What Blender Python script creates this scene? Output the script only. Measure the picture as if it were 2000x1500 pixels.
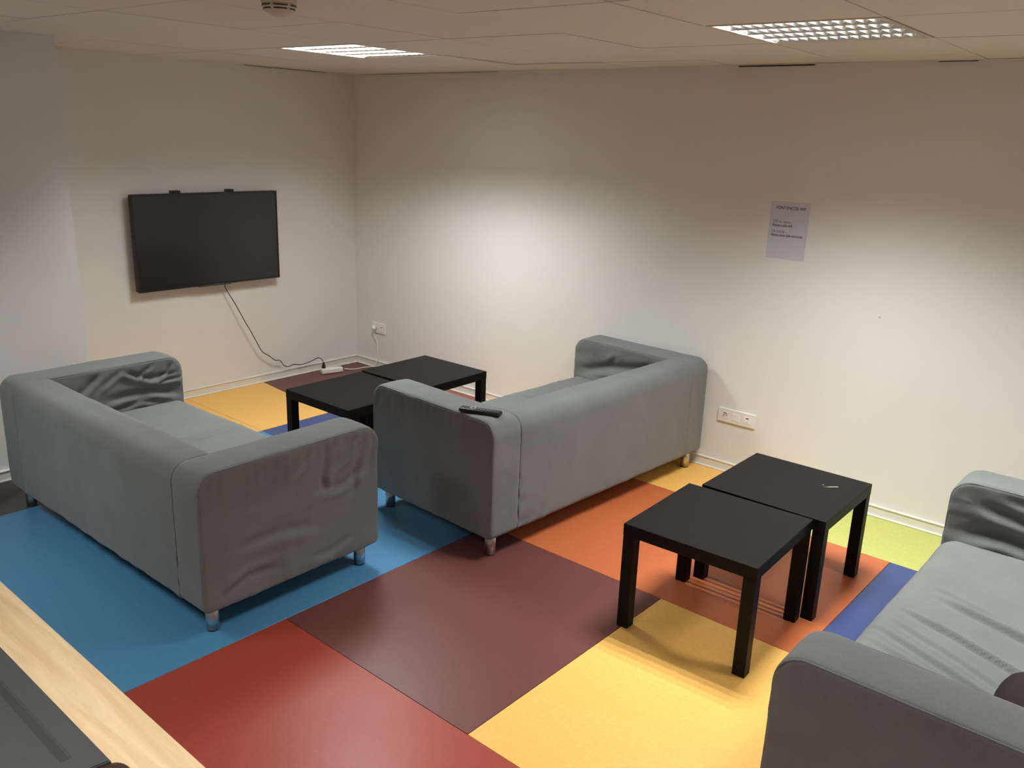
import bpy, bmesh, math, random
from mathutils import Vector, Matrix, noise
random.seed(7)
S = bpy.context.scene
C = S.collection
for o in list(bpy.data.objects):
    bpy.data.objects.remove(o)
PI = math.pi

# ------------------------------------------------------------------ camera
FPX, YAW, PITCH, ROLL = 1683.1, 2.275154, -0.282969, 0.036157
CAM = Vector((5.5522, -4.5068, 1.8946))
H = 2.287                                     # ceiling height
cy, sy, cp, sp = math.cos(YAW), math.sin(YAW), math.cos(PITCH), math.sin(PITCH)
F = Vector((cy*cp, sy*cp, sp)); R = Vector((sy, -cy, 0)); U = R.cross(F)
cr, sr = math.cos(ROLL), math.sin(ROLL)
R2 = R*cr + U*sr; U2 = -R*sr + U*cr
cam = bpy.data.cameras.new('camera'); cam_o = bpy.data.objects.new('camera', cam); C.objects.link(cam_o)
cam.sensor_fit = 'HORIZONTAL'; cam.sensor_width = 36; cam.lens = FPX/2000*36
cam.clip_start = 0.05
M = Matrix((R2, U2, -F)).transposed().to_4x4(); M.translation = CAM
cam_o.matrix_world = M
S.camera = cam_o

# ------------------------------------------------------------------ world, exposure
w = bpy.data.worlds.new('world'); S.world = w; w.use_nodes = True
w.node_tree.nodes['Background'].inputs[0].default_value = (0.02, 0.02, 0.02, 1)
S.view_settings.view_transform = 'Standard'
S.view_settings.look = 'None'
S.view_settings.exposure = 0.60
S.view_settings.gamma = 1.0
S.view_settings.use_curve_mapping = False
S.cycles.use_denoising = True
S.cycles.max_bounces = 10
S.cycles.diffuse_bounces = 6
S.cycles.sample_clamp_indirect = 6

# luminaires: (x, y, watts, beam angle, label); the grid of the suspended ceiling is turned by GA
GA = math.radians(2.0)
LAMP_COLOR = (0.95, 1.0, 1.0)
LUMINAIRES = [
    (1.69, -1.28, 37.5, 170, 'louvred ceiling light near the room corner, small and far, above the far low tables'),
    (4.19, -1.28, 26, 118, 'larger louvred ceiling light at the upper right, above the scratched side table'),
    (6.065, -1.28, 24, 130, 'louvred ceiling light beyond the right edge, above the sofa back'),
    (4.19, -4.405, 13, 150, 'louvred ceiling light above the wooden desk'),
    (1.69, -4.405, 16, 150, 'louvred ceiling light beyond the left edge, behind the left sofa'),
    (6.69, -4.405, 14, 130, 'louvred ceiling light behind the viewpoint, near the rear wall'),
]
TUBE_EMIT = 9.0

# ------------------------------------------------------------------ materials
def srgb(r, g, b):
    f = lambda c: (c/255/12.92 if c/255 <= 0.04045 else ((c/255+0.055)/1.055)**2.4)
    return (f(r), f(g), f(b), 1)

def mat(name, col, rough=0.6, metal=0.0, spec=0.5, var=0.0, vscale=20, bump=0.0, bscale=200, stretch=None, coat=0.0, rvar=0.0):
    m = bpy.data.materials.new(name); m.use_nodes = True
    nt = m.node_tree; b = nt.nodes['Principled BSDF']
    b.inputs['Base Color'].default_value = col
    b.inputs['Roughness'].default_value = rough
    b.inputs['Metallic'].default_value = metal
    b.inputs['Specular IOR Level'].default_value = spec
    if coat: b.inputs['Coat Weight'].default_value = coat; b.inputs['Coat Roughness'].default_value = 0.15
    tc = nt.nodes.new('ShaderNodeTexCoord'); mp = nt.nodes.new('ShaderNodeMapping')
    nt.links.new(tc.outputs['Object'], mp.inputs['Vector'])
    if stretch: mp.inputs['Scale'].default_value = stretch
    if var:
        n = nt.nodes.new('ShaderNodeTexNoise'); n.inputs['Scale'].default_value = vscale
        n.inputs['Detail'].default_value = 6; n.inputs['Roughness'].default_value = 0.6
        nt.links.new(mp.outputs[0], n.inputs['Vector'])
        cr_ = nt.nodes.new('ShaderNodeValToRGB')
        a = [max(0, c*(1-var)) for c in col[:3]]; d = [min(1, c*(1+var)) for c in col[:3]]
        cr_.color_ramp.elements[0].position = 0.3; cr_.color_ramp.elements[0].color = (*a, 1)
        cr_.color_ramp.elements[1].position = 0.7; cr_.color_ramp.elements[1].color = (*d, 1)
        nt.links.new(n.outputs['Fac'], cr_.inputs['Fac'])
        nt.links.new(cr_.outputs['Color'], b.inputs['Base Color'])
    if rvar:
        n3 = nt.nodes.new('ShaderNodeTexNoise'); n3.inputs['Scale'].default_value = 3
        n3.inputs['Detail'].default_value = 4
        nt.links.new(mp.outputs[0], n3.inputs['Vector'])
        mr = nt.nodes.new('ShaderNodeMapRange')
        mr.inputs['To Min'].default_value = rough-rvar; mr.inputs['To Max'].default_value = rough+rvar
        nt.links.new(n3.outputs['Fac'], mr.inputs['Value']); nt.links.new(mr.outputs[0], b.inputs['Roughness'])
    if bump:
        n2 = nt.nodes.new('ShaderNodeTexNoise'); n2.inputs['Scale'].default_value = bscale
        n2.inputs['Detail'].default_value = 3
        nt.links.new(mp.outputs[0], n2.inputs['Vector'])
        bp = nt.nodes.new('ShaderNodeBump'); bp.inputs['Strength'].default_value = bump; bp.inputs['Distance'].default_value = 0.002
        nt.links.new(n2.outputs['Fac'], bp.inputs['Height']); nt.links.new(bp.outputs[0], b.inputs['Normal'])
    return m

def emit_mat(name, col, strength):
    m = bpy.data.materials.new(name); m.use_nodes = True
    b = m.node_tree.nodes['Principled BSDF']
    b.inputs['Base Color'].default_value = (0.8, 0.8, 0.8, 1)
    b.inputs['Emission Color'].default_value = (*col, 1); b.inputs['Emission Strength'].default_value = strength
    return m

def fabric(name, col):
    m = bpy.data.materials.new(name); m.use_nodes = True
    nt = m.node_tree; b = nt.nodes['Principled BSDF']
    b.inputs['Roughness'].default_value = 0.95
    b.inputs['Specular IOR Level'].default_value = 0.15
    b.inputs['Sheen Weight'].default_value = 0.15
    b.inputs['Sheen Roughness'].default_value = 0.5
    tc = nt.nodes.new('ShaderNodeTexCoord')
    n = nt.nodes.new('ShaderNodeTexNoise'); n.inputs['Scale'].default_value = 260; n.inputs['Detail'].default_value = 2
    n.inputs['Roughness'].default_value = 0.7
    n2 = nt.nodes.new('ShaderNodeTexNoise'); n2.inputs['Scale'].default_value = 5; n2.inputs['Detail'].default_value = 5
    nt.links.new(tc.outputs['Object'], n.inputs['Vector']); nt.links.new(tc.outputs['Object'], n2.inputs['Vector'])
    mx = nt.nodes.new('ShaderNodeMath'); mx.operation = 'MULTIPLY_ADD'
    mx.inputs[1].default_value = 0.6
    nt.links.new(n.outputs['Fac'], mx.inputs[0])
    m2 = nt.nodes.new('ShaderNodeMath'); m2.operation = 'MULTIPLY'; m2.inputs[1].default_value = 0.4
    nt.links.new(n2.outputs['Fac'], m2.inputs[0]); nt.links.new(m2.outputs[0], mx.inputs[2])
    r = nt.nodes.new('ShaderNodeValToRGB')
    r.color_ramp.elements[0].position = 0.3; r.color_ramp.elements[0].color = tuple(c*0.84 for c in col[:3]) + (1,)
    r.color_ramp.elements[1].position = 0.7; r.color_ramp.elements[1].color = tuple(c*1.16 for c in col[:3]) + (1,)
    nt.links.new(mx.outputs[0], r.inputs['Fac']); nt.links.new(r.outputs['Color'], b.inputs['Base Color'])
    bp = nt.nodes.new('ShaderNodeBump'); bp.inputs['Strength'].default_value = 0.25; bp.inputs['Distance'].default_value = 0.001
    nt.links.new(n.outputs['Fac'], bp.inputs['Height']); nt.links.new(bp.outputs[0], b.inputs['Normal'])
    return m

def wood(name, c1, c2, scale=(1.2, 14, 14), rough=0.45):
    m = bpy.data.materials.new(name); m.use_nodes = True
    nt = m.node_tree; b = nt.nodes['Principled BSDF']; b.inputs['Roughness'].default_value = rough
    tc = nt.nodes.new('ShaderNodeTexCoord'); mp = nt.nodes.new('ShaderNodeMapping'); mp.inputs['Scale'].default_value = scale
    nt.links.new(tc.outputs['Object'], mp.inputs['Vector'])
    n = nt.nodes.new('ShaderNodeTexNoise'); n.inputs['Scale'].default_value = 2.2; n.inputs['Detail'].default_value = 9
    n.inputs['Roughness'].default_value = 0.62; n.inputs['Distortion'].default_value = 0.6
    nt.links.new(mp.outputs[0], n.inputs['Vector'])
    r = nt.nodes.new('ShaderNodeValToRGB')
    r.color_ramp.elements[0].position = 0.35; r.color_ramp.elements[0].color = c1
    r.color_ramp.elements[1].position = 0.68; r.color_ramp.elements[1].color = c2
    nt.links.new(n.outputs['Fac'], r.inputs['Fac']); nt.links.new(r.outputs['Color'], b.inputs['Base Color'])
    return m

MT = {}
MT['wall'] = mat('wall_paint', (0.75, 0.738, 0.705, 1), 0.75, spec=0.3, var=0.015, vscale=3, bump=0.12, bscale=160)
MT['ceiling'] = mat('ceiling_board', (0.78, 0.74, 0.68, 1), 0.9, spec=0.1, var=0.03, vscale=60, bump=0.25, bscale=300)
MT['dark'] = mat('gap_shade_dark', (0.03, 0.027, 0.024, 1), 0.9)
MT['skirting'] = mat('skirting_plastic', (0.74, 0.72, 0.66, 1), 0.4)
MT['skirting_edge'] = mat('skirting_bead', (0.86, 0.85, 0.78, 1), 0.35)
MT['underlay'] = mat('underlay', (0.06, 0.05, 0.045, 1), 0.9)
LINO = dict(rough=0.38, spec=0.32, var=0.07, vscale=60, bump=0.05, bscale=90, rvar=0.05)
def lino(n, r, g, b): MT[n] = mat('linoleum_'+n, srgb(r, g, b), **LINO)
lino('blue', 76, 132, 172)
lino('maroon', 106, 62, 59)
lino('red', 154, 64, 50)
lino('yellow', 238, 184, 98)
lino('orange', 188, 102, 62)
lino('brick', 150, 84, 68)
lino('green', 186, 186, 104)
lino('navy', 62, 76, 124)
lino('grey', 70, 66, 62)
MT['fabric'] = fabric('sofa_fabric', srgb(114, 117, 115))
MT['chrome'] = mat('satin_metal', (0.62, 0.60, 0.56, 1), 0.32, metal=1.0)
MT['rubber'] = mat('rubber', (0.02, 0.02, 0.02, 1), 0.7)
MT['table'] = mat('black_foil', srgb(22, 21, 19), 0.5, spec=0.12, var=0.18, vscale=3, stretch=(2, 60, 60))
MT['tv'] = mat('tv_plastic', srgb(26, 24, 23), 0.35)
MT['screen'] = mat('tv_screen', srgb(30, 30, 29), 0.22, spec=0.5)
MT['tvgrey'] = mat('tv_grey', srgb(70, 68, 66), 0.35)
MT['cable'] = mat('black_cable', srgb(28, 26, 24), 0.5)
MT['white'] = mat('white_plastic', (0.80, 0.78, 0.72, 1), 0.35)
MT['white2'] = mat('white_insert', (0.86, 0.85, 0.80, 1), 0.3)
MT['hole'] = mat('socket_hole', (0.03, 0.03, 0.028, 1), 0.6)
MT['paper'] = mat('paper', (0.60, 0.60, 0.66, 1), 0.8, spec=0.2)
MT['ink'] = mat('ink', (0.07, 0.065, 0.065, 1), 0.8)
MT['remote'] = mat('remote_plastic', srgb(26, 27, 27), 0.3)
MT['remote_btn'] = mat('remote_button', srgb(120, 124, 122), 0.4)
MT['ring'] = mat('remote_ring', srgb(190, 190, 186), 0.3, metal=0.5)
MT['alu'] = mat('louvre_aluminium', (0.82, 0.78, 0.74, 1), 0.10, metal=1.0)
MT['blade'] = mat('louvre_blade_paint', (0.15, 0.135, 0.125, 1), 0.6, spec=0.1)
MT['lampwhite'] = mat('lamp_housing', (0.62, 0.57, 0.51, 1), 0.5)
MT['tube'] = emit_mat('fluorescent_tube', (1.0, 0.93, 0.87), TUBE_EMIT)
MT['desk'] = wood('beech_laminate', srgb(222, 186, 142), srgb(240, 216, 174))
MT['desk_leg'] = mat('desk_metal', (0.35, 0.35, 0.34, 1), 0.4, metal=0.6)
MT['case'] = mat('grey_case', srgb(74, 75, 76), 0.6, spec=0.3, var=0.06, vscale=150, bump=0.2, bscale=500)
MT['case_dark'] = mat('brown_clip', srgb(62, 48, 40), 0.25)
MT['brown'] = mat('brown_cloth', srgb(60, 52, 49), 0.95, spec=0.1, var=0.1, vscale=90)
MT['bin'] = mat('black_bin', srgb(24, 23, 22), 0.5)
MT['scratch'] = mat('scratch', srgb(168, 158, 146), 0.7)
MT['pencil'] = mat('wall_scuff', (0.36, 0.32, 0.28, 1), 0.8)

# ------------------------------------------------------------------ helpers
def link(name, me, m, parent=None):
    o = bpy.data.objects.new(name, me); C.objects.link(o)
    if m is not None and not me.materials: me.materials.append(m)
    if parent is not None: o.parent = parent
    return o

def thing(name, label, cat, loc=(0, 0, 0), rz=0, group=None):
    o = bpy.data.objects.new(name, None); C.objects.link(o)
    o.location = loc; o.rotation_euler = (0, 0, rz)
    o.empty_display_size = 0.05
    o['label'] = label; o['category'] = cat
    if group: o['group'] = group
    return o

def tag(o, label, cat, group=None):
    o['label'] = label; o['category'] = cat
    if group: o['group'] = group
    return o

def struct(o):
    o['kind'] = 'structure'; return o

def bm_mesh(name, bm, smooth=False):
    me = bpy.data.meshes.new(name); bm.normal_update(); bm.to_mesh(me); bm.free()
    if smooth:
        for p in me.polygons: p.use_smooth = True
    return me

def add_box(bm, x0, x1, y0, y1, z0, z1, bev=0.0, seg=2):
    vs = [bm.verts.new((x, y, z)) for x in (x0, x1) for y in (y0, y1) for z in (z0, z1)]
    fs = [(0, 1, 3, 2), (4, 6, 7, 5), (0, 4, 5, 1), (2, 3, 7, 6), (0, 2, 6, 4), (1, 5, 7, 3)]
    fl = [bm.faces.new([vs[i] for i in f]) for f in fs]
    if bev:
        es = list({e for f in fl for e in f.edges})
        bmesh.ops.bevel(bm, geom=es, offset=bev, segments=seg, affect='EDGES', profile=0.5)

def box(name, x0, x1, y0, y1, z0, z1, m, parent=None, bev=0.0, seg=2):
    bm = bmesh.new(); add_box(bm, x0, x1, y0, y1, z0, z1, bev, seg)
    return link(name, bm_mesh(name, bm), m, parent)

def add_cyl(bm, c, r0, r1, h, n=24, axis='Z', bev=0):
    ret = bmesh.ops.create_cone(bm, cap_ends=True, segments=n, radius1=r0, radius2=r1, depth=h)
    vs = ret['verts']
    rot = {'Z': Matrix.Identity(3), 'X': Matrix.Rotation(PI/2, 3, 'Y'), 'Y': Matrix.Rotation(-PI/2, 3, 'X')}[axis]
    for v in vs: v.co = rot @ v.co + Vector(c)

def cyl(name, c, r0, r1, h, m, parent=None, n=24, axis='Z'):
    bm = bmesh.new(); add_cyl(bm, c, r0, r1, h, n, axis)
    me = bm_mesh(name, bm)
    for p in me.polygons:
        if len(p.vertices) == 4: p.use_smooth = True
    return link(name, me, m, parent)

def lathe(name, prof, m, parent=None, n=36, loc=(0, 0, 0)):
    bm = bmesh.new(); rings = []
    for r, z in prof:
        rings.append([bm.verts.new((loc[0]+r*math.cos(2*PI*i/n), loc[1]+r*math.sin(2*PI*i/n), loc[2]+z)) for i in range(n)])
    for a, b in zip(rings, rings[1:]):
        for i in range(n): bm.faces.new((a[i], a[(i+1) % n], b[(i+1) % n], b[i]))
    bm.faces.new(rings[0][::-1]); bm.faces.new(rings[-1])
    bmesh.ops.recalc_face_normals(bm, faces=bm.faces)
    return link(name, bm_mesh(name, bm, True), m, parent)

def tube_mesh(name, pts, r, n=8, sub=6, smooth=True):
    P = [Vector(p) for p in pts]
    Q = []
    if smooth and len(P) > 2:
        E_ = [P[0]*2-P[1]] + P + [P[-1]*2-P[-2]]
        for i in range(1, len(E_)-2):
            for k in range(sub):
                t = k/sub; a, b, c, d = E_[i-1], E_[i], E_[i+1], E_[i+2]
                Q.append(0.5*((2*b)+(c-a)*t+(2*a-5*b+4*c-d)*t*t+(3*b-a-3*c+d)*t**3))
        Q.append(P[-1])
    else: Q = P
    bm = bmesh.new(); rings = []
    up = Vector((0, 0, 1))
    for i, q in enumerate(Q):
        t = (Q[min(i+1, len(Q)-1)]-Q[max(i-1, 0)]).normalized()
        a = t.cross(up)
        if a.length < 1e-3: a = t.cross(Vector((1, 0, 0)))
        a.normalize(); b = t.cross(a)
        rings.append([bm.verts.new(q + r*(math.cos(2*PI*k/n)*a+math.sin(2*PI*k/n)*b)) for k in range(n)])
    for a, b in zip(rings, rings[1:]):
        for k in range(n): bm.faces.new((a[k], a[(k+1) % n], b[(k+1) % n], b[k]))
    bm.faces.new(rings[0][::-1]); bm.faces.new(rings[-1])
    bmesh.ops.recalc_face_normals(bm, faces=bm.faces)
    return bm_mesh(name, bm, True)

def tube(name, pts, r, m, parent=None, **k):
    return link(name, tube_mesh(name, pts, r, **k), m, parent)

def prism(name, poly, z0, z1, m, parent=None, bev=0.0):
    """vertical prism over a 2-D polygon (counter-clockwise)"""
    bm = bmesh.new()
    a = [bm.verts.new((x, y, z0)) for x, y in poly]; b = [bm.verts.new((x, y, z1)) for x, y in poly]
    n = len(poly)
    bm.faces.new(a[::-1]); top = bm.faces.new(b)
    for i in range(n): bm.faces.new((a[i], a[(i+1) % n], b[(i+1) % n], b[i]))
    if bev:
        bmesh.ops.bevel(bm, geom=list(top.edges), offset=bev, segments=1, affect='EDGES')
    return link(name, bm_mesh(name, bm), m, parent)

def inset_poly(poly, d):
    out = []; n = len(poly)
    for i in range(n):
        p, c, q = Vector(poly[i-1]), Vector(poly[i]), Vector(poly[(i+1) % n])
        e1 = (c-p).normalized(); e2 = (q-c).normalized()
        n1 = Vector((-e1.y, e1.x)); n2 = Vector((-e2.y, e2.x))
        k = n1+n2
        if k.length < 1e-6: out.append((c.x, c.y)); continue
        k = k/ (1+n1.dot(n2))
        out.append((c.x+k.x*d, c.y+k.y*d))
    return out

def clip_poly(poly, x0, x1, y0, y1):
    def cl(P, f, inter):
        o = []
        for i in range(len(P)):
            a, b = P[i-1], P[i]
            if f(b):
                if not f(a): o.append(inter(a, b))
                o.append(b)
            elif f(a): o.append(inter(a, b))
        return o
    def ix(v): return lambda a, b: (v, a[1]+(b[1]-a[1])*(v-a[0])/(b[0]-a[0]))
    def iy(v): return lambda a, b: (a[0]+(b[0]-a[0])*(v-a[1])/(b[1]-a[1]), v)
    P = cl(poly, lambda p: p[0] >= x0, ix(x0))
    if P: P = cl(P, lambda p: p[0] <= x1, ix(x1))
    if P: P = cl(P, lambda p: p[1] >= y0, iy(y0))
    if P: P = cl(P, lambda p: p[1] <= y1, iy(y1))
    return P

# ------------------------------------------------------------------ room shell
XR, YB = 8.4, -6.4           # far right and rear walls (out of frame)
PX, PY = 0.706, -2.495       # the wall step on the left
T = 0.15
struct(box('wall_right', -T, XR+T, 0, T, 0, H+0.2, MT['wall']))
struct(box('wall_left', -T, 0, PY, 0, 0, H+0.2, MT['wall']))
struct(box('wall_step', -T, PX, YB, PY, 0, H+0.2, MT['wall']))
struct(box('wall_rear', -T, XR+T, YB-T, YB, 0, H+0.2, MT['wall']))
struct(box('wall_far_right', XR, XR+T, YB, 0, 0, H+0.2, MT['wall']))

floor = struct(box('floor', -T, XR+T, YB-T, T, -0.10, -0.004, MT['underlay']))
d0, d1, d2 = 2.921, 3.926, 4.538
c0, c1, c2 = -2.754, -1.555, -0.491
TILES = [
    ('maroon', [(0, -0.92), (0.935, -1.02), (0.935, 0), (0, 0)]),
    ('yellow', [(0, c1), (0.945, c1), (0.935, -1.02), (0, -0.92)]),
    ('yellow', [(0, PY), (0.945, PY), (0.945, c1), (0, c1)]),
    ('navy', [(0.945, c1), (2.0, c1), (2.0, -0.91), (0.940, -0.91)]),
    ('orange', [(0.940, -0.91), (2.0, -0.91), (2.0, c2), (0.938, c2)]),
    ('brick', [(0.938, c2), (1.50, c2), (1.50, 0), (0.935, 0)]),
    ('yellow', [(1.50, c2), (d1, c2), (d1, 0), (1.50, 0)]),
    ('yellow', [(2.0, c1), (d0, c1), (d0, c2), (2.0, c2)]),
    ('green', [(d1, c2), (6.2, c2), (6.2, 0), (d1, 0)]),
    ('orange', [(d0, c1), (d2, c1), (d2, c2), (d0, c2)]),
    ('navy', [(d2, c1), (6.2, c1), (6.2, c2), (d2, c2)]),
    ('blue', [(0.945, c1), (0.945, -2.62), (1.15, -2.62), (1.15, -4.4), (d0, -4.4), (d0, c1)]),
    ('grey', [(PX, -4.4), (1.15, -4.4), (1.15, -2.62), (0.945, -2.62), (0.945, PY), (PX, PY)]),
    ('maroon', [(d0, c0), (d1, c0), (d1, c1), (d0, c1)]),
    ('yellow', [(d1, c0), (5.2, c0), (5.2, c1), (d1, c1)]),
    ('maroon', [(5.2, c0), (6.2, c0), (6.2, c1), (5.2, c1)]),
    ('red', [(d0, -4.4), (4.4, -4.4), (4.4, c0), (d0, c0)]),
    ('orange', [(4.4, -4.4), (6.2, -4.4), (6.2, c0), (4.4, c0)]),
    ('yellow', [(6.2, c1), (XR, c1), (XR, 0), (6.2, 0)]),
    ('blue', [(6.2, -4.4), (XR, -4.4), (XR, c1), (6.2, c1)]),
    ('maroon', [(PX, YB), (3.0, YB), (3.0, -4.4), (PX, -4.4)]),
    ('green', [(3.0, YB), (5.6, YB), (5.6, -4.4), (3.0, -4.4)]),
    ('navy', [(5.6, YB), (XR, YB), (XR, -4.4), (5.6, -4.4)]),
]
def area2(P): return sum(P[i-1][0]*P[i][1]-P[i][0]*P[i-1][1] for i in range(len(P)))
for col, P in TILES:
    if area2(P) < 0: P = P[::-1]
    prism('floor_tile', inset_poly(P, 0.0011), -0.004, 0, MT[col], floor, bev=0.0008)

# suspended ceiling: boards with open joints below a dark plenum
ceiling = struct(box('ceiling', -T, XR+T, YB-T, T, H+0.16, H+0.26, MT['dark']))
GM = 0.625
GX, GY = 1.69-GM/2, -1.28+GM/2                       # a grid node
PV = Vector((2.92, -1.28))                 # the grid turns about this point
def gpt(u, v):
    d = Vector((u, v))-PV
    return (PV.x+d.x*math.cos(GA)-d.y*math.sin(GA), PV.y+d.x*math.sin(GA)+d.y*math.cos(GA))
lamp_cells = [(round((x-GM/2-GX)/GM), round((y+GM/2-GY)/GM)) for x, y, _, _, _ in LUMINAIRES]
for i in range(-4, 13):
    for j in range(-10, 3):
        if (i, j) in lamp_cells: continue
        u, v = GX+GM*i, GY+GM*j
        q = [gpt(u, v-GM), gpt(u+GM, v-GM), gpt(u+GM, v), gpt(u, v)]
        q = clip_poly(q, 0.004, XR-0.004, YB+0.004, -0.004)
        if len(q) < 3 or abs(area2(q)) < 0.004: continue
        q = inset_poly(q, 0.0028)
        dz = random.choice([0, 0, 0, 0.001, -0.001]) 
        if i == 1 and j == 1: dz = 0.005
        prism('ceiling_tile', q, H+dz, H+0.016+dz, MT['ceiling'], ceiling)
# wall angle under the edge boards, then dark strips that paint in the shade of open gaps
def angle(name, x0, x1, y0, y1): struct(box(name, x0, x1, y0, y1, H-0.0025, H-0.0005, MT['ceiling']))
angle('trim_1', 0, XR, -0.02, 0); angle('trim_2', 0, 0.02, PY, -0.021); angle('trim_3', PX, PX+0.02, YB, PY)
gap_shade = struct(box('gap_shade_1', 3.24, 3.66, -0.004, -0.0005, H-0.009, H-0.003, MT['dark']))
struct(box('gap_shade_2', 4.25, 4.42, -0.004, -0.0005, H-0.006, H-0.003, MT['dark']))
struct(box('gap_shade_3', 0.0005, 0.004, -0.95, -0.25, H-0.006, H-0.003, MT['dark']))
struct(box('gap_shade_4', 0.15, 1.5, -0.004, -0.0005, H-0.0045, H-0.003, MT['dark']))

# skirting: flat board with a proud lip on top and a bead at the floor
def skirting(name, horizontal, a0, a1, off, sign):
    hgt = 0.062
    def bx(n, p0, p1, z0, z1, m, par, bev=0.001):
        lo, hi = sorted((off+sign*p0, off+sign*p1))
        if horizontal: return box(n, a0, a1, lo, hi, z0, z1, m, par, bev)
        return box(n, lo, hi, a0, a1, z0, z1, m, par, bev)
    r = struct(bx(name, 0.0, 0.009, 0.0, hgt, MT['skirting'], None))
    bx('top_lip', 0.009, 0.014, hgt-0.007, hgt, MT['skirting_edge'], r)
    bx('floor_bead', 0.009, 0.019, 0.0, 0.010, MT['skirting_edge'], r, 0.003)
    return r
skirting('baseboard_right', True, 0.0, XR, 0, -1)
skirting('baseboard_left', False, PY, -0.02, 0, 1)
skirting('baseboard_step', False, YB, PY, PX, 1)

# ------------------------------------------------------------------ luminaires
def luminaire(x, y, watts, beam, label):
    gx, gy = gpt(x, y)
    t = thing('ceiling_light', label, 'light', (gx, gy, H), GA, 'louvred ceiling lights')
    t.scale = (GM/0.6, GM/0.6, 1)
    hs = 0.297
    bm = bmesh.new()
    add_box(bm, -hs, hs, -hs, hs, 0.085, 0.09)
    for s in (-1, 1):
        add_box(bm, s*hs-(0.003 if s > 0 else 0), s*hs+(0.003 if s < 0 else 0), -hs, hs, 0.0, 0.085)
        add_box(bm, -hs, hs, s*hs-(0.003 if s > 0 else 0), s*hs+(0.003 if s < 0 else 0), 0.0, 0.085)
    # narrow painted frame flush with the boards
    for s in (-1, 1):
        add_box(bm, -hs, hs, s*(hs-0.008)-0.008, s*(hs-0.008)+0.008, -0.002, 0.0)
        add_box(bm, s*(hs-0.008)-0.008, s*(hs-0.008)+0.008, -hs+0.016, hs-0.016, -0.002, 0.0)
    link('housing', bm_mesh('housing', bm), MT['lampwhite'], t)
    # curved longitudinal reflectors
    ys = [-0.28, -0.14, 0.0, 0.14, 0.28]
    bm = bmesh.new()
    prof = [(-0.002, 0.0), (0.002, 0.0), (0.0055, 0.016), (0.0105, 0.034), (0.012, 0.05), (-0.012, 0.05), (-0.0105, 0.034), (-0.0055, 0.016)]
    a = [bm.verts.new((-0.28, py, pz)) for py, pz in prof]; b = [bm.verts.new((0.28, py, pz)) for py, pz in prof]
    n = len(prof)
    bm.faces.new(a); bm.faces.new(b[::-1])
    for i in range(n): bm.faces.new((a[i], b[i], b[(i+1) % n], a[(i+1) % n]))
    bmesh.ops.recalc_face_normals(bm, faces=bm.faces)
    me = bm_mesh('reflector', bm)
    for yy in ys:
        o = link('reflector', me, MT['alu'], t); o.location = (0, yy, 0)
    bm = bmesh.new(); add_box(bm, -0.0012, 0.0012, -0.268, 0.268, 0.003, 0.018)
    me = bm_mesh('louvre_blade', bm)
    for k in range(15):
        o = link('louvre_blade', me, MT['blade'], t); o.location = (-0.266+0.038*k, 0, 0)
    bm = bmesh.new(); add_cyl(bm, (0, 0, 0), 0.013, 0.013, 0.55, 12, 'X')
    me = bm_mesh('fluorescent_tube', bm, True)
    for k in range(4):
        o = link('fluorescent_tube', me, MT['tube'], t); o.location = (0, -0.21+0.14*k, 0.069)
        ld = bpy.data.lights.new('tube_light', 'AREA'); ld.shape = 'RECTANGLE'
        ld.size = 0.54; ld.size_y = 0.03; ld.energy = watts/4; ld.color = LAMP_COLOR
        ld.spread = math.radians(beam)
        lo = bpy.data.objects.new('tube_light', ld); C.objects.link(lo); lo.parent = t
        lo.location = (0, -0.21+0.14*k, 0.053)
    return t
for a in LUMINAIRES: luminaire(*a)

# ------------------------------------------------------------------ sofas
def rr_profile(y0, y1, z0, z1, rad, d, step=0.011):
    """rounded rectangle inset by d, points matched between insets; rad = (back-bottom, front-bottom, front-top, back-top)"""
    W, Hh = y1-y0, z1-z0
    nb = max(2, int(W/step)); nv = max(2, int(Hh/step)); nc = 8
    pts = []
    cs = [(y0, z0, 1, 1, rad[0], PI), (y1, z0, -1, 1, rad[1], 1.5*PI), (y1, z1, -1, -1, rad[2], 0), (y0, z1, 1, -1, rad[3], 0.5*PI)]
    arcs = []
    for (cyy, czz, sy_, sz_, r, a0) in cs:
        r2 = max(r-d, 0.0006); d2 = d
        ox = cyy+sy_*(d2+r2); oz = czz+sz_*(d2+r2)
        arcs.append([(ox+r2*math.cos(a0+0.5*PI*k/nc), oz+r2*math.sin(a0+0.5*PI*k/nc)) for k in range(nc+1)])
    ns = [nb, nv, nb, nv]
    for i in range(4):
        pts += arcs[i]
        a, b = arcs[i][-1], arcs[(i+1) % 4][0]
        for k in range(1, ns[i]): pts.append((a[0]+(b[0]-a[0])*k/ns[i], a[1]+(b[1]-a[1])*k/ns[i]))
    return pts

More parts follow.
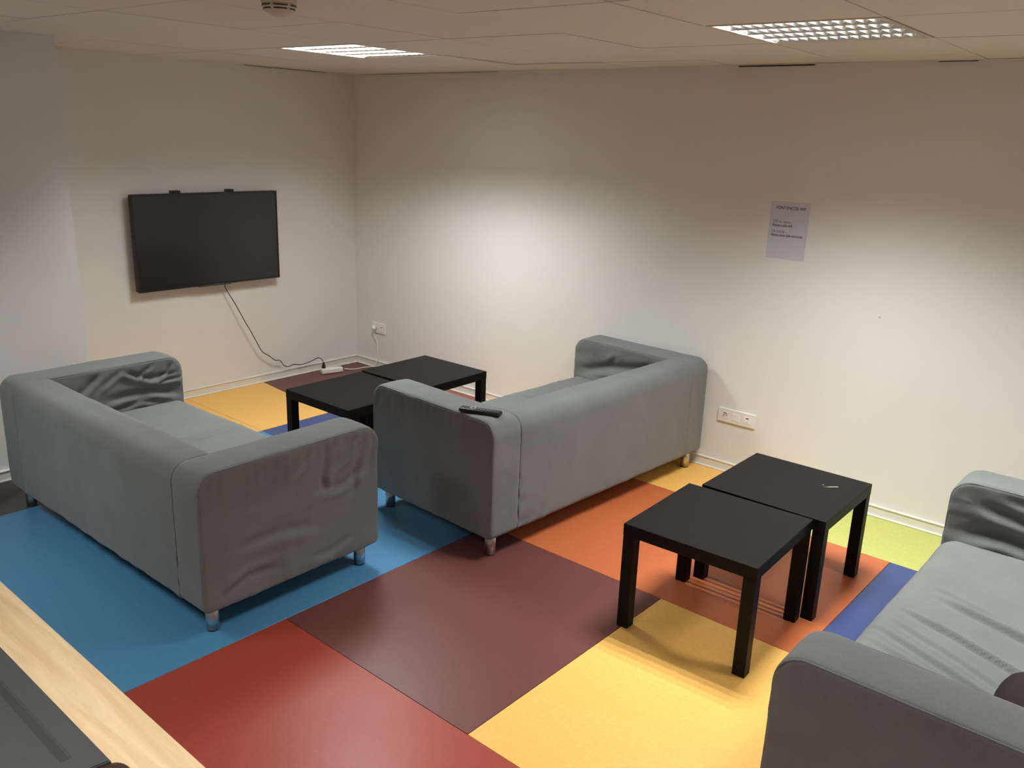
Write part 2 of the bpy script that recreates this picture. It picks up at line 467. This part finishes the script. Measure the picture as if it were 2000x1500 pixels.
def rprism(name, x0, x1, prof, r, disp, caps=(True, True), step=0.014):
    """rounded prism along x: prof(d) gives the section inset by d; r rounds the end edges; disp(p, n) -> metres along the normal"""
    y0, y1, z0, z1, rad = prof
    half = 0.5*min(y1-y0, z1-z0)
    secs = []
    dmax = half-0.012
    ncap = max(3, int((dmax-r)/0.012))
    def cap(x, s, on):
        out = []
        if on:
            for k in range(ncap):
                out.append((x, dmax+(r-dmax)*k/ncap))
        else: out.append((x, r))
        for k in range(5):
            a = 0.5*PI*k/4
            out.append((x+s*r*(1-math.cos(a)), r*(1-math.sin(a))))
        return out
    secs += cap(x0, 1, caps[0])
    nx = max(2, int((x1-x0-2*r)/step))
    for k in range(1, nx): secs.append((x0+r+(x1-x0-2*r)*k/nx, 0.0))
    secs += cap(x1, -1, caps[1])[::-1]
    vs, fs = [], []
    N = None
    for x, d in secs:
        P = rr_profile(y0, y1, z0, z1, rad, d)
        N = len(P); vs += [(x, a, b) for a, b in P]
    for i in range(len(secs)-1):
        for k in range(N):
            a = i*N+k; b = i*N+(k+1) % N
            fs.append((a, a+N, b+N, b))
    fs.append(tuple(range(N))); e = (len(secs)-1)*N
    fs.append(tuple(range(e+N-1, e-1, -1)))
    me = bpy.data.meshes.new(name); me.from_pydata(vs, [], fs)
    bm = bmesh.new(); bm.from_mesh(me); bmesh.ops.recalc_face_normals(bm, faces=bm.faces)
    bm.normal_update()
    off = [(v.normal*disp(v.co, v.normal)) for v in bm.verts]
    for v, o in zip(bm.verts, off): v.co += o
    bm.to_mesh(me); bm.free()
    for p in me.polygons: p.use_smooth = True
    return me

def fbm(p, s, seed=0.0, oct=3):
    return noise.fractal(Vector((p[0]*s+seed, p[1]*s-seed*1.7, p[2]*s+seed*0.6)), 1.0, 2.0, oct)

def dseg(px, py, ax, ay, bx, by):
    vx, vy = bx-ax, by-ay
    t = max(0, min(1, ((px-ax)*vx+(py-ay)*vy)/(vx*vx+vy*vy+1e-12)))
    dx, dy = px-ax-t*vx, py-ay-t*vy
    s = 1 if vx*dy-vy*dx > 0 else -1
    return math.hypot(dx, dy), s, t

FOLD = 2.1
def fold(px, py, L):
    """L: list of (polyline, width, depth): a crease with a soft ridge along one side"""
    tot = 0
    for pl, wd, dp in L:
        best = None; n = len(pl)-1
        for i in range(n):
            d, s, t = dseg(px, py, *pl[i], *pl[i+1])
            if best is None or d < best[0]: best = (d, s, (i+t)/n)
        d, s, t = best
        if d > 5*wd: continue
        taper = min(1, 4*t+0.15)*min(1, 4*(1-t)+0.15)
        sd = d*s
        tot += FOLD*dp*taper*(-math.exp(-(d/wd)**2)+0.75*math.exp(-((sd-1.7*wd)/(1.1*wd))**2))
    return tot

SL, SD, ST, SH = 1.79, 0.864, 0.672, 0.103
TA, TB = 0.185, 0.215
a_, b_ = SL/2, SD/2
def sofa(loc, rz, label, seed, seat_folds, arm_out, arm_in, zseat=0.425):
    """length along x, front towards +y; arm_out / arm_in: folds on faces of (left, right) arms, in (y, z)"""
    t = thing('sofa', label, 'sofa', loc, rz, 'grey two-seat sofas')
    fab = MT['fabric']
    for si, s in enumerate((-1, 1)):
        def disp(p, n, s=s, si=si):
            e = 0.0022*fbm(p, 6, seed+si*9)+0.0008*fbm(p, 22, seed+3)
            nx = n.x*s
            inz = min(1, max(0, (ST-p.z)/0.05))*min(1, max(0, (p.z-SH)/0.03))
            if nx > 0.6:
                g = math.exp(-max(0, ST-0.03-p.z)/0.055)
                e += inz*(0.0034*g*math.sin(p.y*130+4*fbm(p, 5, seed))+0.004*fbm((p.x, p.y*1.4, p.z), 5, seed+21))
                e += fold(p.y, p.z, arm_out[si])
                gl = math.exp(-max(0, p.z-SH)/0.04)
                e += 0.0016*gl*math.sin(p.y*60+5*fbm(p, 4, seed+6))
            elif nx < -0.6:
                e += inz*(0.005*fbm((p.x, p.y*1.0+p.z*0.6, p.z*2.2), 6, seed+33))
                e += fold(p.y, p.z, arm_in[si])
            elif n.z > 0.6:
                u = (p.x*s-(a_-TA))/TA
                e += 0.004*math.sin(PI*max(0, min(1, u)))
            return e
        x0, x1 = (-a_, -a_+TA) if s < 0 else (a_-TA, a_)
        me = rprism('arm', x0, x1, (-b_, b_, SH, ST, (0.03, 0.03, 0.085, 0.075)), 0.017, disp)
        arm = link('arm', me, fab, t)
        # welts along the outer and inner edges of the arm
        P = rr_profile(-b_, b_, SH, ST, (0.03, 0.03, 0.085, 0.075), 0.006, 0.03)
        for xe in (a_-0.006, a_-TA+0.006):
            pts = [(s*xe, y, z) for y, z in P]
            front = [q for q in pts if q[2] > SH+0.01]
            k0 = max(range(len(front)), key=lambda i: (front[i][1]-front[i][2]))
            seq = front[k0:]+front[:k0]
            if seq[1][2] < seq[0][2]: seq = [seq[0]]+seq[:0:-1]
            link('seam', tube_mesh('seam', seq, 0.0032, 6, 1, False), fab, arm)
    def dback(p, n):
        e = 0.0022*fbm(p, 4, seed+50)+0.0008*fbm(p, 18, seed+51)
        if n.y < -0.6:
            g = math.exp(-(a_-TA-abs(p.x))/0.05)*min(1, max(0, (0.5-p.z)/0.3))
            e += 0.003*g*math.sin(p.z*70+3*fbm(p, 5, seed))
            gl = math.exp(-max(0, p.z-SH)/0.07)
            e += 0.0018*gl*math.sin(p.x*38+5*fbm(p, 3, seed+6))
            e += 0.002*fbm((p.x, p.y, p.z*0.5), 3, seed+77)
        elif n.z > 0.5: e += 0.002*fbm(p, 7, seed+4)
        return e
    me = rprism('backrest', -a_+TA-0.0045, a_-TA+0.0045, (-b_, -b_+TB, SH, ST, (0.03, 0.03, 0.075, 0.075)), 0.004, dback, (False, False))
    link('backrest', me, fab, t)
    box('base', -a_+TA, a_-TA, -b_+TB, b_-0.012, SH+0.004, 0.235, fab, t, 0.012)
    X0, X1 = -a_+TA-0.004, a_-TA+0.004
    def dseat(p, n):
        e = 0.003*fbm(p, 4, seed+61)+0.0008*fbm(p, 20, seed+62)
        u = (p.x-X0)/(X1-X0)
        if n.z > 0.2:
            v = (p.y+b_-TB)/(2*b_-TB)
            e += n.z*(fold(p.x, p.y, seat_folds)+0.012*math.sin(PI*u)**0.5*math.sin(PI*max(0, min(1, v)))**0.5)
        return e
    me = rprism('seat_cushion', X0, X1, (-b_+TB-0.02, b_+0.004, 0.225, zseat, (0.02, 0.03, 0.075, 0.03)), 0.028, dseat, (True, True), 0.009)
    link('seat_cushion', me, fab, t)
    bm = bmesh.new(); add_cyl(bm, (0, 0, 0.056), 0.0255, 0.0255, 0.100, 28)
    lm = bm_mesh('leg', bm)
    for p in lm.polygons:
        if len(p.vertices) == 4: p.use_smooth = True
    bm = bmesh.new(); add_cyl(bm, (0, 0, 0.003), 0.0235, 0.0235, 0.006, 24); fm = bm_mesh('foot_pad', bm)
    for sx in (-1, 1):
        for sy2 in (-1, 1):
            l = link('leg', lm, MT['chrome'], t); l.location = (sx*(a_-0.0635), sy2*(b_-0.0635), 0)
            l['label'] = 'round satin metal leg'
            link('foot_pad', fm, MT['rubber'], l)
    return t

# folds are given in the sofa's own frame; seats (x, y), arm faces (y, z)
A_in_far = [([(0.41, 0.58), (0.25, 0.575), (0.17, 0.60), (0.10, 0.635)], 0.011, 0.007),
            ([(0.42, 0.55), (0.30, 0.55), (0.20, 0.575)], 0.010, 0.006),
            ([(0.37, 0.64), (0.34, 0.59), (0.28, 0.56)], 0.009, 0.005),
            ([(0.27, 0.645), (0.20, 0.61), (0.16, 0.58)], 0.009, 0.005),
            ([(0.10, 0.645), (0.02, 0.60), (-0.04, 0.565)], 0.012, 0.005),
            ([(-0.02, 0.645), (-0.10, 0.58), (-0.18, 0.52)], 0.015, 0.007),
            ([(0.40, 0.47), (0.27, 0.50), (0.10, 0.505), (0.0, 0.49)], 0.020, 0.009),
            ([(0.30, 0.44), (0.18, 0.465), (0.02, 0.44)], 0.014, 0.006)]
A_out_near = [([(0.385, 0.635), (0.33, 0.56), (0.30, 0.47), (0.29, 0.38)], 0.013, 0.006),
              ([(0.30, 0.64), (0.25, 0.57), (0.20, 0.53)], 0.012, 0.006),
              ([(0.20, 0.64), (0.15, 0.58), (0.13, 0.51), (0.14, 0.44)], 0.014, 0.006),
              ([(0.41, 0.63), (0.395, 0.55), (0.38, 0.45)], 0.010, 0.005),
              ([(0.08, 0.64), (0.03, 0.59), (-0.02, 0.55)], 0.012, 0.004),
              ([(-0.05, 0.64), (-0.09, 0.60), (-0.13, 0.57)], 0.010, 0.003),
              ([(0.36, 0.50), (0.22, 0.44), (0.08, 0.46)], 0.018, 0.004),
              ([(-0.36, 0.15), (-0.24, 0.20), (-0.10, 0.19)], 0.018, 0.004),
              ([(0.12, 0.30), (-0.08, 0.34), (-0.28, 0.33)], 0.022, 0.0035),
              ([(0.30, 0.20), (0.16, 0.16), (0.04, 0.17)], 0.016, 0.003)]
A_seat = [([(-0.10, 0.36), (-0.06, 0.10), (-0.12, -0.10)], 0.018, 0.006),
          ([(-0.66, 0.25), (-0.64, 0.0), (-0.60, -0.2)], 0.016, 0.007),
          ([(0.30, 0.38), (0.33, 0.15)], 0.014, 0.004)]
sofa((1.9435, -2.6346, 0), 0.0149, 'grey fabric sofa at the left, seen from behind, facing the socket wall', 3.0,
     A_seat, ([], A_out_near), (A_in_far, []))
B_in_far = [([(0.38, 0.46), (0.18, 0.52), (-0.05, 0.555), (-0.2, 0.60)], 0.03, 0.014),
            ([(0.30, 0.44), (0.10, 0.46), (0.0, 0.50)], 0.016, 0.008),
            ([(0.10, 0.60), (0.16, 0.55)], 0.016, 0.004)]
B_out_near = [([(0.30, 0.63), (0.29, 0.55)], 0.012, 0.004), ([(0.20, 0.63), (0.18, 0.56)], 0.012, 0.003),
              ([(0.38, 0.62), (0.40, 0.54)], 0.012, 0.004)]
B_seat = [([(0.10, 0.34), (0.08, 0.05), (0.12, -0.15)], 0.016, 0.007), ([(0.45, 0.3), (0.47, 0.0)], 0.014, 0.004),
          ([(-0.3, 0.35), (-0.28, 0.0)], 0.016, 0.005)]
sofa((2.798, -0.923, 0), 1.5263, 'grey fabric sofa in the middle with a remote control on its arm', 11.0,
     B_seat, (B_out_near, []), ([], B_in_far))
C_seat = [([(-0.02, 0.36), (-0.07, 0.20), (-0.15, 0.02), (-0.25, -0.19)], 0.010, 0.0075),
          ([(-0.42, 0.40), (-0.45, 0.20), (-0.53, 0.0), (-0.63, -0.14)], 0.011, 0.0085),
          ([(-0.53, 0.30), (-0.57, 0.12), (-0.66, -0.03)], 0.010, 0.007),
          ([(-0.16, 0.42), (-0.26, 0.22), (-0.36, 0.0), (-0.48, -0.2)], 0.010, 0.0045),
          ([(-0.26, 0.40), (-0.35, 0.20), (-0.44, 0.02), (-0.54, -0.18)], 0.009, 0.004),
          ([(-0.33, 0.40), (-0.41, 0.15), (-0.50, -0.04), (-0.58, -0.16)], 0.011, 0.0055),
          ([(-0.10, 0.38), (-0.19, 0.18), (-0.30, -0.02)], 0.009, 0.003),
          ([(0.14, 0.30), (0.09, 0.12), (0.02, -0.08), (-0.02, -0.2)], 0.013, 0.008),
          ([(0.22, 0.34), (0.16, 0.20), (0.11, 0.08)], 0.011, 0.003)]
C_in_far = [([(0.33, 0.59), (0.15, 0.565), (-0.1, 0.57)], 0.022, 0.008),
            ([(0.40, 0.46), (0.22, 0.49), (0.0, 0.46), (-0.2, 0.48)], 0.028, 0.012),
            ([(0.25, 0.64), (0.10, 0.62), (0.0, 0.63)], 0.016, 0.004)]
sofa((5.271, -1.713, 0), 1.5725, 'grey fabric sofa cut off at the lower right, with a creased seat', 29.0,
     C_seat, ([([(-0.05, 0.30), (-0.2, 0.22), (-0.3, 0.18)], 0.03, 0.006)], []), ([], C_in_far))

# ------------------------------------------------------------------ side tables
def table(x, y, rz, label):
    t = thing('side_table', label, 'table', (x, y, 0), rz, 'black square side tables')
    h = 0.275
    box('tabletop', -h, h, -h, h, 0.40, 0.45, MT['table'], t, 0.0015, 1)
    bm = bmesh.new(); add_box(bm, -0.0245, 0.0245, -0.0245, 0.0245, 0.0, 0.399, 0.0012, 1)
    me = bm_mesh('leg', bm)
    for sx in (-1, 1):
        for sy2 in (-1, 1):
            o = link('leg', me, MT['table'], t); o.location = (sx*(h-0.0255), sy2*(h-0.0255), 0)
    return t
table(4.166, -1.576, 0.0445, 'black square side table nearest the viewpoint, standing partly on a yellow floor tile')
t2 = table(4.198, -1.006, 0.0138, 'black square side table with a pale scratch on top, in front of the triple socket')
table(1.800, -1.484, 0.0129, 'black square low table with one leg on the navy floor tile, beside the left sofa')
table(1.769, -0.903, 0.0194, 'black square low table against the wall corner, behind the middle sofa arm')
prism('scratch_mark', [(0.128, 0.083), (0.150, 0.098), (0.178, 0.128), (0.172, 0.130), (0.146, 0.104)], 0.4500, 0.4502, MT['scratch'], t2)
prism('scratch_mark', [(0.112, 0.100), (0.118, 0.100), (0.122, 0.108), (0.115, 0.106)], 0.4500, 0.4502, MT['scratch'], t2)

# ------------------------------------------------------------------ television
ty0, ty1, tz0, tz1 = -1.866, -0.783, 0.803, 1.436
tv = thing('television', 'black flat-screen television hanging on the left wall', 'television', (0.0, (ty0+ty1)/2, tz0))
hw = (ty1-ty0)/2; hh = tz1-tz0
box('casing', 0.034, 0.072, -hw, hw, 0.0, hh, MT['tv'], tv, 0.008, 3)
bm = bmesh.new(); bz = 0.011
add_box(bm, 0.0722, 0.080, -hw, hw, hh-bz, hh, 0.0015, 1); add_box(bm, 0.0722, 0.080, -hw, hw, 0, bz+0.004, 0.0015, 1)
add_box(bm, 0.0722, 0.080, -hw, -hw+bz, bz+0.004, hh-bz, 0.0015, 1); add_box(bm, 0.0722, 0.080, hw-bz, hw, bz+0.004, hh-bz, 0.0015, 1)
link('bezel', bm_mesh('bezel', bm), MT['tv'], tv)
box('screen', 0.0722, 0.0765, -hw+bz, hw-bz, bz+0.004, hh-bz, MT['screen'], tv)
yc = (ty0+ty1)/2
box('sensor_bar', 0.050, 0.082, -1.437-yc, -1.192-yc, -0.006, 0.004, MT['tvgrey'], tv, 0.002)
box('badge', 0.0801, 0.0806, -1.33-yc, -1.28-yc, 0.005, 0.010, MT['tvgrey'], tv)
for ya, yb in ((-1.567, -1.508), (-1.159, -1.110)):
    bm = bmesh.new()
    add_box(bm, 0.002, 0.046, ya-yc, yb-yc, hh-0.006, hh+0.016, 0.003, 2)
    add_box(bm, 0.002, 0.010, ya-yc+0.004, yb-yc-0.004, hh-0.40, hh-0.006, 0.001, 1)
    add_box(bm, 0.010, 0.034, ya-yc+0.010, yb-yc-0.010, hh-0.40, hh-0.02)
    link('wall_hook', bm_mesh('wall_hook', bm), MT['tv'], tv)

# black mains lead from the television to the socket strip
cpts = [(0.053, -1.225, 0.792), (0.045, -1.216, 0.76), (0.055, -1.155, 0.645), (0.062, -1.092, 0.515), (0.062, -1.04, 0.42),
        (0.058, -0.99, 0.325), (0.055, -0.95, 0.255), (0.052, -0.89, 0.21), (0.048, -0.838, 0.168), (0.044, -0.79, 0.155),
        (0.034, -0.75, 0.108), (0.036, -0.71, 0.090), (0.034, -0.66, 0.098), (0.034, -0.60, 0.085), (0.036, -0.54, 0.088),
        (0.045, -0.48, 0.105), (0.06, -0.445, 0.120), (0.09, -0.432, 0.112), (0.108, -0.432, 0.088)]
cab = tag(tube('power_cable', cpts, 0.0032, MT['cable'], sub=5), 'thin black cable hanging from the television down to the white socket strip', 'cable')
pl = lathe('plug', [(0.006, 0.048), (0.008, 0.04), (0.014, 0.018), (0.0165, 0.006), (0.0165, 0.0)][::-1], MT['cable'], None, 16)
pl.parent = cab; pl.location = (0.110, -0.430, 0.0425); pl['label'] = 'black moulded plug'

# white socket strip on the floor
st = thing('socket_strip', 'short white multi-socket strip on the maroon floor under the television cable', 'power strip', (0.140, -0.375, 0), math.radians(75))
box('body', -0.090, 0.090, -0.025, 0.025, 0.0005, 0.042, MT['white'], st, 0.010, 3)
for k in (-1, 0, 1):
    cyl('socket', (k*0.052, 0, 0.0425), 0.019, 0.019, 0.002, MT['white2'], st, 20)
lathe('cable_gland', [(0.012, 0.0), (0.011, 0.012), (0.005, 0.03)], MT['white'], st, 14).rotation_euler = (0, PI/2, 0)
st.children[-1].location = (0.088, 0, 0.02)
wp = [(0.168, -0.267, 0.02), (0.180, -0.215, 0.008), (0.195, -0.16, 0.005), (0.195, -0.10, 0.005), (0.215, -0.055, 0.006), (0.262, -0.030, 0.02),
      (0.285, -0.026, 0.06), (0.290, -0.022, 0.14), (0.285, -0.020, 0.20), (0.265, -0.022, 0.25), (0.252, -0.032, 0.29), (0.252, -0.036, 0.325)]
wc = tag(tube('extension_cable', wp, 0.0038, MT['white'], sub=5), 'white cable rising from the socket strip to the corner wall socket', 'cable')
pg = lathe('plug', [(0.019, 0.0), (0.019, 0.022), (0.013, 0.030)], MT['white'], None, 20)
pg.parent = wc; pg.location = (0.252, -0.0155, 0.337); pg.rotation_euler = (PI/2, 0, 0)

# ------------------------------------------------------------------ wall sockets
def rj(name, x, z, par):
    b = box(name, x-0.0215, x+0.0215, -0.0125, -0.0105, z-0.0215, z+0.0215, MT['white2'], par, 0.001, 1)
    box('shutter', x-0.009, x+0.009, -0.0132, -0.0124, z+0.008, z+0.014, MT['hole'], b)
    box('port', x-0.008, x+0.008, -0.014, -0.0124, z-0.012, z+0.002, MT['white'], b, 0.0008, 1)
    return b
def french(name, x, z, par):
    b = cyl(name, (x, -0.0115, z), 0.0215, 0.0215, 0.002, MT['white2'], par, 28, 'Y')
    cyl('socket_well', (x, -0.0126, z), 0.0178, 0.0178, 0.0006, MT['white'], b, 28, 'Y')
    bm = bmesh.new()
    for dx in (-0.0095, 0.0095): add_cyl(bm, (x+dx, -0.0131, z-0.001), 0.0032, 0.0032, 0.0006, 12, 'Y')
    link('pin_holes', bm_mesh('pin_holes', bm), MT['hole'], b)
    cyl('earth_pin', (x, -0.017, z+0.010), 0.0026, 0.0026, 0.009, MT['chrome'], b, 12, 'Y')
    # flat dark crescent, the shade inside a recessed well put in as colour
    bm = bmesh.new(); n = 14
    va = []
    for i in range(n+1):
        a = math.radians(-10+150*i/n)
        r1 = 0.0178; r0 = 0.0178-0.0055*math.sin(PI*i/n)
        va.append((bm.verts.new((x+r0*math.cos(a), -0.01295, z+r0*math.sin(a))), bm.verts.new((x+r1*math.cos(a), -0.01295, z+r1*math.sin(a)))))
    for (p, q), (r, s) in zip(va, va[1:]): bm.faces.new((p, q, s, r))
    link('well_shade', bm_mesh('well_shade', bm), MT['hole'], b)
    return b
sk = thing('wall_socket', 'white triple wall socket plate on the right wall above the baseboard', 'socket', (3.454, 0, 0.347))
box('plate', -0.117, 0.117, -0.0105, 0, -0.042, 0.042, MT['white'], sk, 0.003, 2)
french('power_outlet', -0.071, 0, sk)
box('blank_cover', -0.0225, 0.0225, -0.0125, -0.0105, -0.0225, 0.0225, MT['white2'], sk, 0.001, 1)
rj('data_outlet', 0.071, 0, sk)
s2 = thing('wall_socket', 'white double wall socket plate in the room corner with the white cable plugged in', 'socket', (0.287, 0, 0.337))
box('plate', -0.077, 0.077, -0.0105, 0, -0.042, 0.042, MT['white'], s2, 0.003, 2)
cyl('power_outlet', (-0.035, -0.0115, 0), 0.0215, 0.0215, 0.002, MT['white2'], s2, 28, 'Y')
rj('data_outlet', 0.036, 0, s2)

# ------------------------------------------------------------------ notice
nt_ = thing('wall_notice', 'white paper notice with printed text on the right wall', 'notice', (3.6225, 0, 1.443))
box('sheet', -0.108, 0.108, -0.0012, -0.0002, -0.152, 0.152, MT['paper'], nt_)
def text(s, x, z, size, bold=False, name='text_line', par=nt_, squeeze=1.0):
    cu = bpy.data.curves.new(name, 'FONT'); cu.body = s; cu.size = size; cu.extrude = 0.0001
    if bold: cu.offset = size*0.018
    tmp = bpy.data.objects.new('tmp', cu); C.objects.link(tmp)
    dg = bpy.context.evaluated_depsgraph_get()
    me = bpy.data.meshes.new_from_object(tmp.evaluated_get(dg))
    bpy.data.objects.remove(tmp)
    me.name = name; me.materials.clear()
    o = link(name, me, MT['ink'], par)
    o.rotation_euler = (PI/2, 0, 0); o.location = (x, -0.0014, z); o.scale = (squeeze, 1, 1)
    return o
text("POINT D'ACCES WIFI", -0.076, 0.112, 0.0215, True, squeeze=0.80)
text('SSID du réseau :', -0.088, 0.040, 0.019, squeeze=0.84)
text('Réseau-salle-wifi', -0.088, 0.020, 0.019, True, squeeze=0.88)
text("Clé d'accès :", -0.090, -0.012, 0.019, squeeze=0.86)
text('Réseau-de-la-salle-commune', -0.090, -0.032, 0.019, True, squeeze=0.80)

# two little marks left on the paint
wm = struct(prism('trim_8', [(-0.004, -0.004), (0.004, -0.004), (0.005, 0.004), (-0.003, 0.005)], 0, 0.0006, MT['pencil']))
wm.location = (4.165, 0, 1.059); wm.rotation_euler = (PI/2, 0, 0)

# ------------------------------------------------------------------ remote control on the middle sofa's arm
rc = thing('remote_control', 'black television remote lying on the middle sofa arm', 'remote', (3.050, -1.775, ST+0.0025), math.radians(20.5))
bm = bmesh.new(); add_box(bm, -0.100, 0.100, -0.0235, 0.0235, 0.001, 0.020, 0.0075, 4)
link('body', bm_mesh('body', bm, True), MT['remote'], rc)
box('face_plate', -0.094, 0.094, -0.018, 0.018, 0.0195, 0.0212, MT['remote'], rc, 0.0006, 1)
bm = bmesh.new()
n = 24
for i in range(n):
    q = []
    for a in (i, i+1):
        ang = 2*PI*a/n
        q.append(((-0.036+0.015*math.cos(ang)), 0.015*math.sin(ang))); q.append(((-0.036+0.008*math.cos(ang)), 0.008*math.sin(ang)))
    v = [bm.verts.new((x, y, z)) for z in (0.0212, 0.0228) for x, y in q]
    for f in ((4, 5, 7, 6), (0, 2, 6, 4), (1, 5, 7, 3)): bm.faces.new([v[k] for k in f])
link('navigation_ring', bm_mesh('navigation_ring', bm), MT['ring'], rc)
bm = bmesh.new()
for cxp, row in ((-0.078, 3), (-0.064, 3), (-0.010, 3), (0.004, 3), (0.018, 3), (0.032, 3), (0.046, 3)):
    for k in range(row):
        add_box(bm, cxp-0.0035, cxp+0.0035, -0.011+0.011*k-0.003, -0.011+0.011*k+0.003, 0.0205, 0.0224)
ob = link('buttons', bm_mesh('buttons', bm), MT['remote_btn'], rc); ob['kind'] = 'stuff'

# ------------------------------------------------------------------ brown cushion in the corner of the right sofa
bm = bmesh.new(); bmesh.ops.create_uvsphere(bm, u_segments=40, v_segments=24, radius=1)
for v in bm.verts:
    c = v.co.copy()
    f = lambda q, e: math.copysign(abs(q)**e, q)
    v.co = Vector((0.10*f(c.x, 0.7), 0.155*f(c.y, 0.6), 0.085*f(c.z, 0.8)))
    v.co *= 1+0.05*fbm(v.co, 9, 4)
cu = tag(link('cushion', bm_mesh('cushion', bm, True), MT['brown']), 'dark brown soft cushion tucked in the corner of the right sofa', 'cushion')
cu.location = (5.376, -2.242, 0.535)

# ------------------------------------------------------------------ smoke detector
sd = thing('smoke_detector', 'round off-white smoke detector with dark slots on the ceiling', 'detector', (2.985, -2.722, H), 0)
lathe('base_ring', [(0.056, 0.0), (0.058, -0.008), (0.056, -0.016)], MT['lampwhite'], sd, 40)
lathe('body', [(0.052, -0.016), (0.054, -0.019), (0.054, -0.024), (0.046, -0.040), (0.030, -0.050), (0.012, -0.055), (0.004, -0.056)], MT['lampwhite'], sd, 40)
bm = bmesh.new()
for ring_r0, z0 in ((0.0545, -0.0225), (0.0500, -0.0325)):
    for k in range(6):
        a0 = 2*PI*k/6+0.10; a1 = 2*PI*(k+1)/6-0.10; m_ = 10
        prev = None
        for i in range(m_+1):
            a = a0+(a1-a0)*i/m_
            cur = [bm.verts.new(((ring_r0+dr)*math.cos(a), (ring_r0+dr)*math.sin(a), z0+dz)) for dr, dz in ((0.0012, 0.0022), (0.0002, -0.0022))]
            if prev: bm.faces.new((prev[0], prev[1], cur[1], cur[0]))
            prev = cur
ob = link('slots', bm_mesh('slots', bm), MT['hole'], sd)

# ------------------------------------------------------------------ desk in the foreground
dk = thing('desk', 'pale beech desk in the lower left foreground', 'desk', (3.45, -4.24, 0))
box('desktop', -1.25, 1.25, -0.40, 0.40, 0.715, 0.740, MT['desk'], dk, 0.002, 2)
for sx in (-1.15, 1.15):
    bm = bmesh.new()
    add_box(bm, sx-0.03, sx+0.03, -0.34, -0.28, 0.0, 0.70, 0.003, 1); add_box(bm, sx-0.03, sx+0.03, 0.22, 0.28, 0.0, 0.70, 0.003, 1)
    add_box(bm, sx-0.025, sx+0.025, -0.38, 0.36, 0.69, 0.715)
    link('leg_frame', bm_mesh('leg_frame', bm), MT['desk_leg'], dk)

cs = thing('storage_case', 'dark grey flat case with a raised rim lying on the desk', 'case', (3.45, -4.2, 0.740))
cx1, cyt = 4.160-3.45, -3.961+4.2
bm = bmesh.new()
# rim: top band raised, inner panel lower
outer = [(-0.75, -0.22), (cx1-0.07, -0.22), (cx1+0.0, cyt), (-0.75, cyt)]
inner = [(-0.69, -0.16), (cx1-0.10, -0.16), (cx1-0.062, cyt-0.050), (-0.69, cyt-0.050)]
def ring(P, z): return [bm.verts.new((x, y, z)) for x, y in P]
o0, o1 = ring(outer, 0.0005), ring(inset_poly(outer, 0.002), 0.026)
i1, i0 = ring(inset_poly(inner, -0.002), 0.026), ring(inset_poly(inner, 0.010), 0.010)
for a, b in ((o0, o1), (o1, i1), (i1, i0)):
    for k in range(4): bm.faces.new((a[k], a[(k+1) % 4], b[(k+1) % 4], b[k]))
bm.faces.new(i0); bm.faces.new(o0[::-1])
bmesh.ops.recalc_face_normals(bm, faces=bm.faces)
bmesh.ops.bevel(bm, geom=[e for e in bm.edges if e.verts[0] in o1+i1 and e.verts[1] in o1+i1], offset=0.002, segments=2, affect='EDGES')
link('body', bm_mesh('body', bm), MT['case'], cs)
bm = bmesh.new(); bmesh.ops.create_uvsphere(bm, u_segments=28, v_segments=16, radius=1)
for v in bm.verts:
    c = v.co; f = lambda q, e: math.copysign(abs(q)**e, q)
    v.co = Vector((0.048*f(c.x, 0.75), 0.040*f(c.y, 0.7), 0.013+0.012*f(c.z, 0.6)))
hd = link('latch', bm_mesh('latch', bm, True), MT['case_dark'], cs); hd.location = (cx1+0.040, cyt-0.022, 0.0)
hd['label'] = 'glossy dark brown rounded latch'

# ------------------------------------------------------------------ black bin at the far left edge
bn = thing('waste_bin', 'black bin at the left edge beside the wall step', 'bin', (0.955, -3.285, 0))
lathe('bucket', [(0.105, 0.0), (0.115, 0.01), (0.140, 0.30), (0.146, 0.30), (0.146, 0.31), (0.134, 0.31), (0.110, 0.02)], MT['bin'], bn, 32)
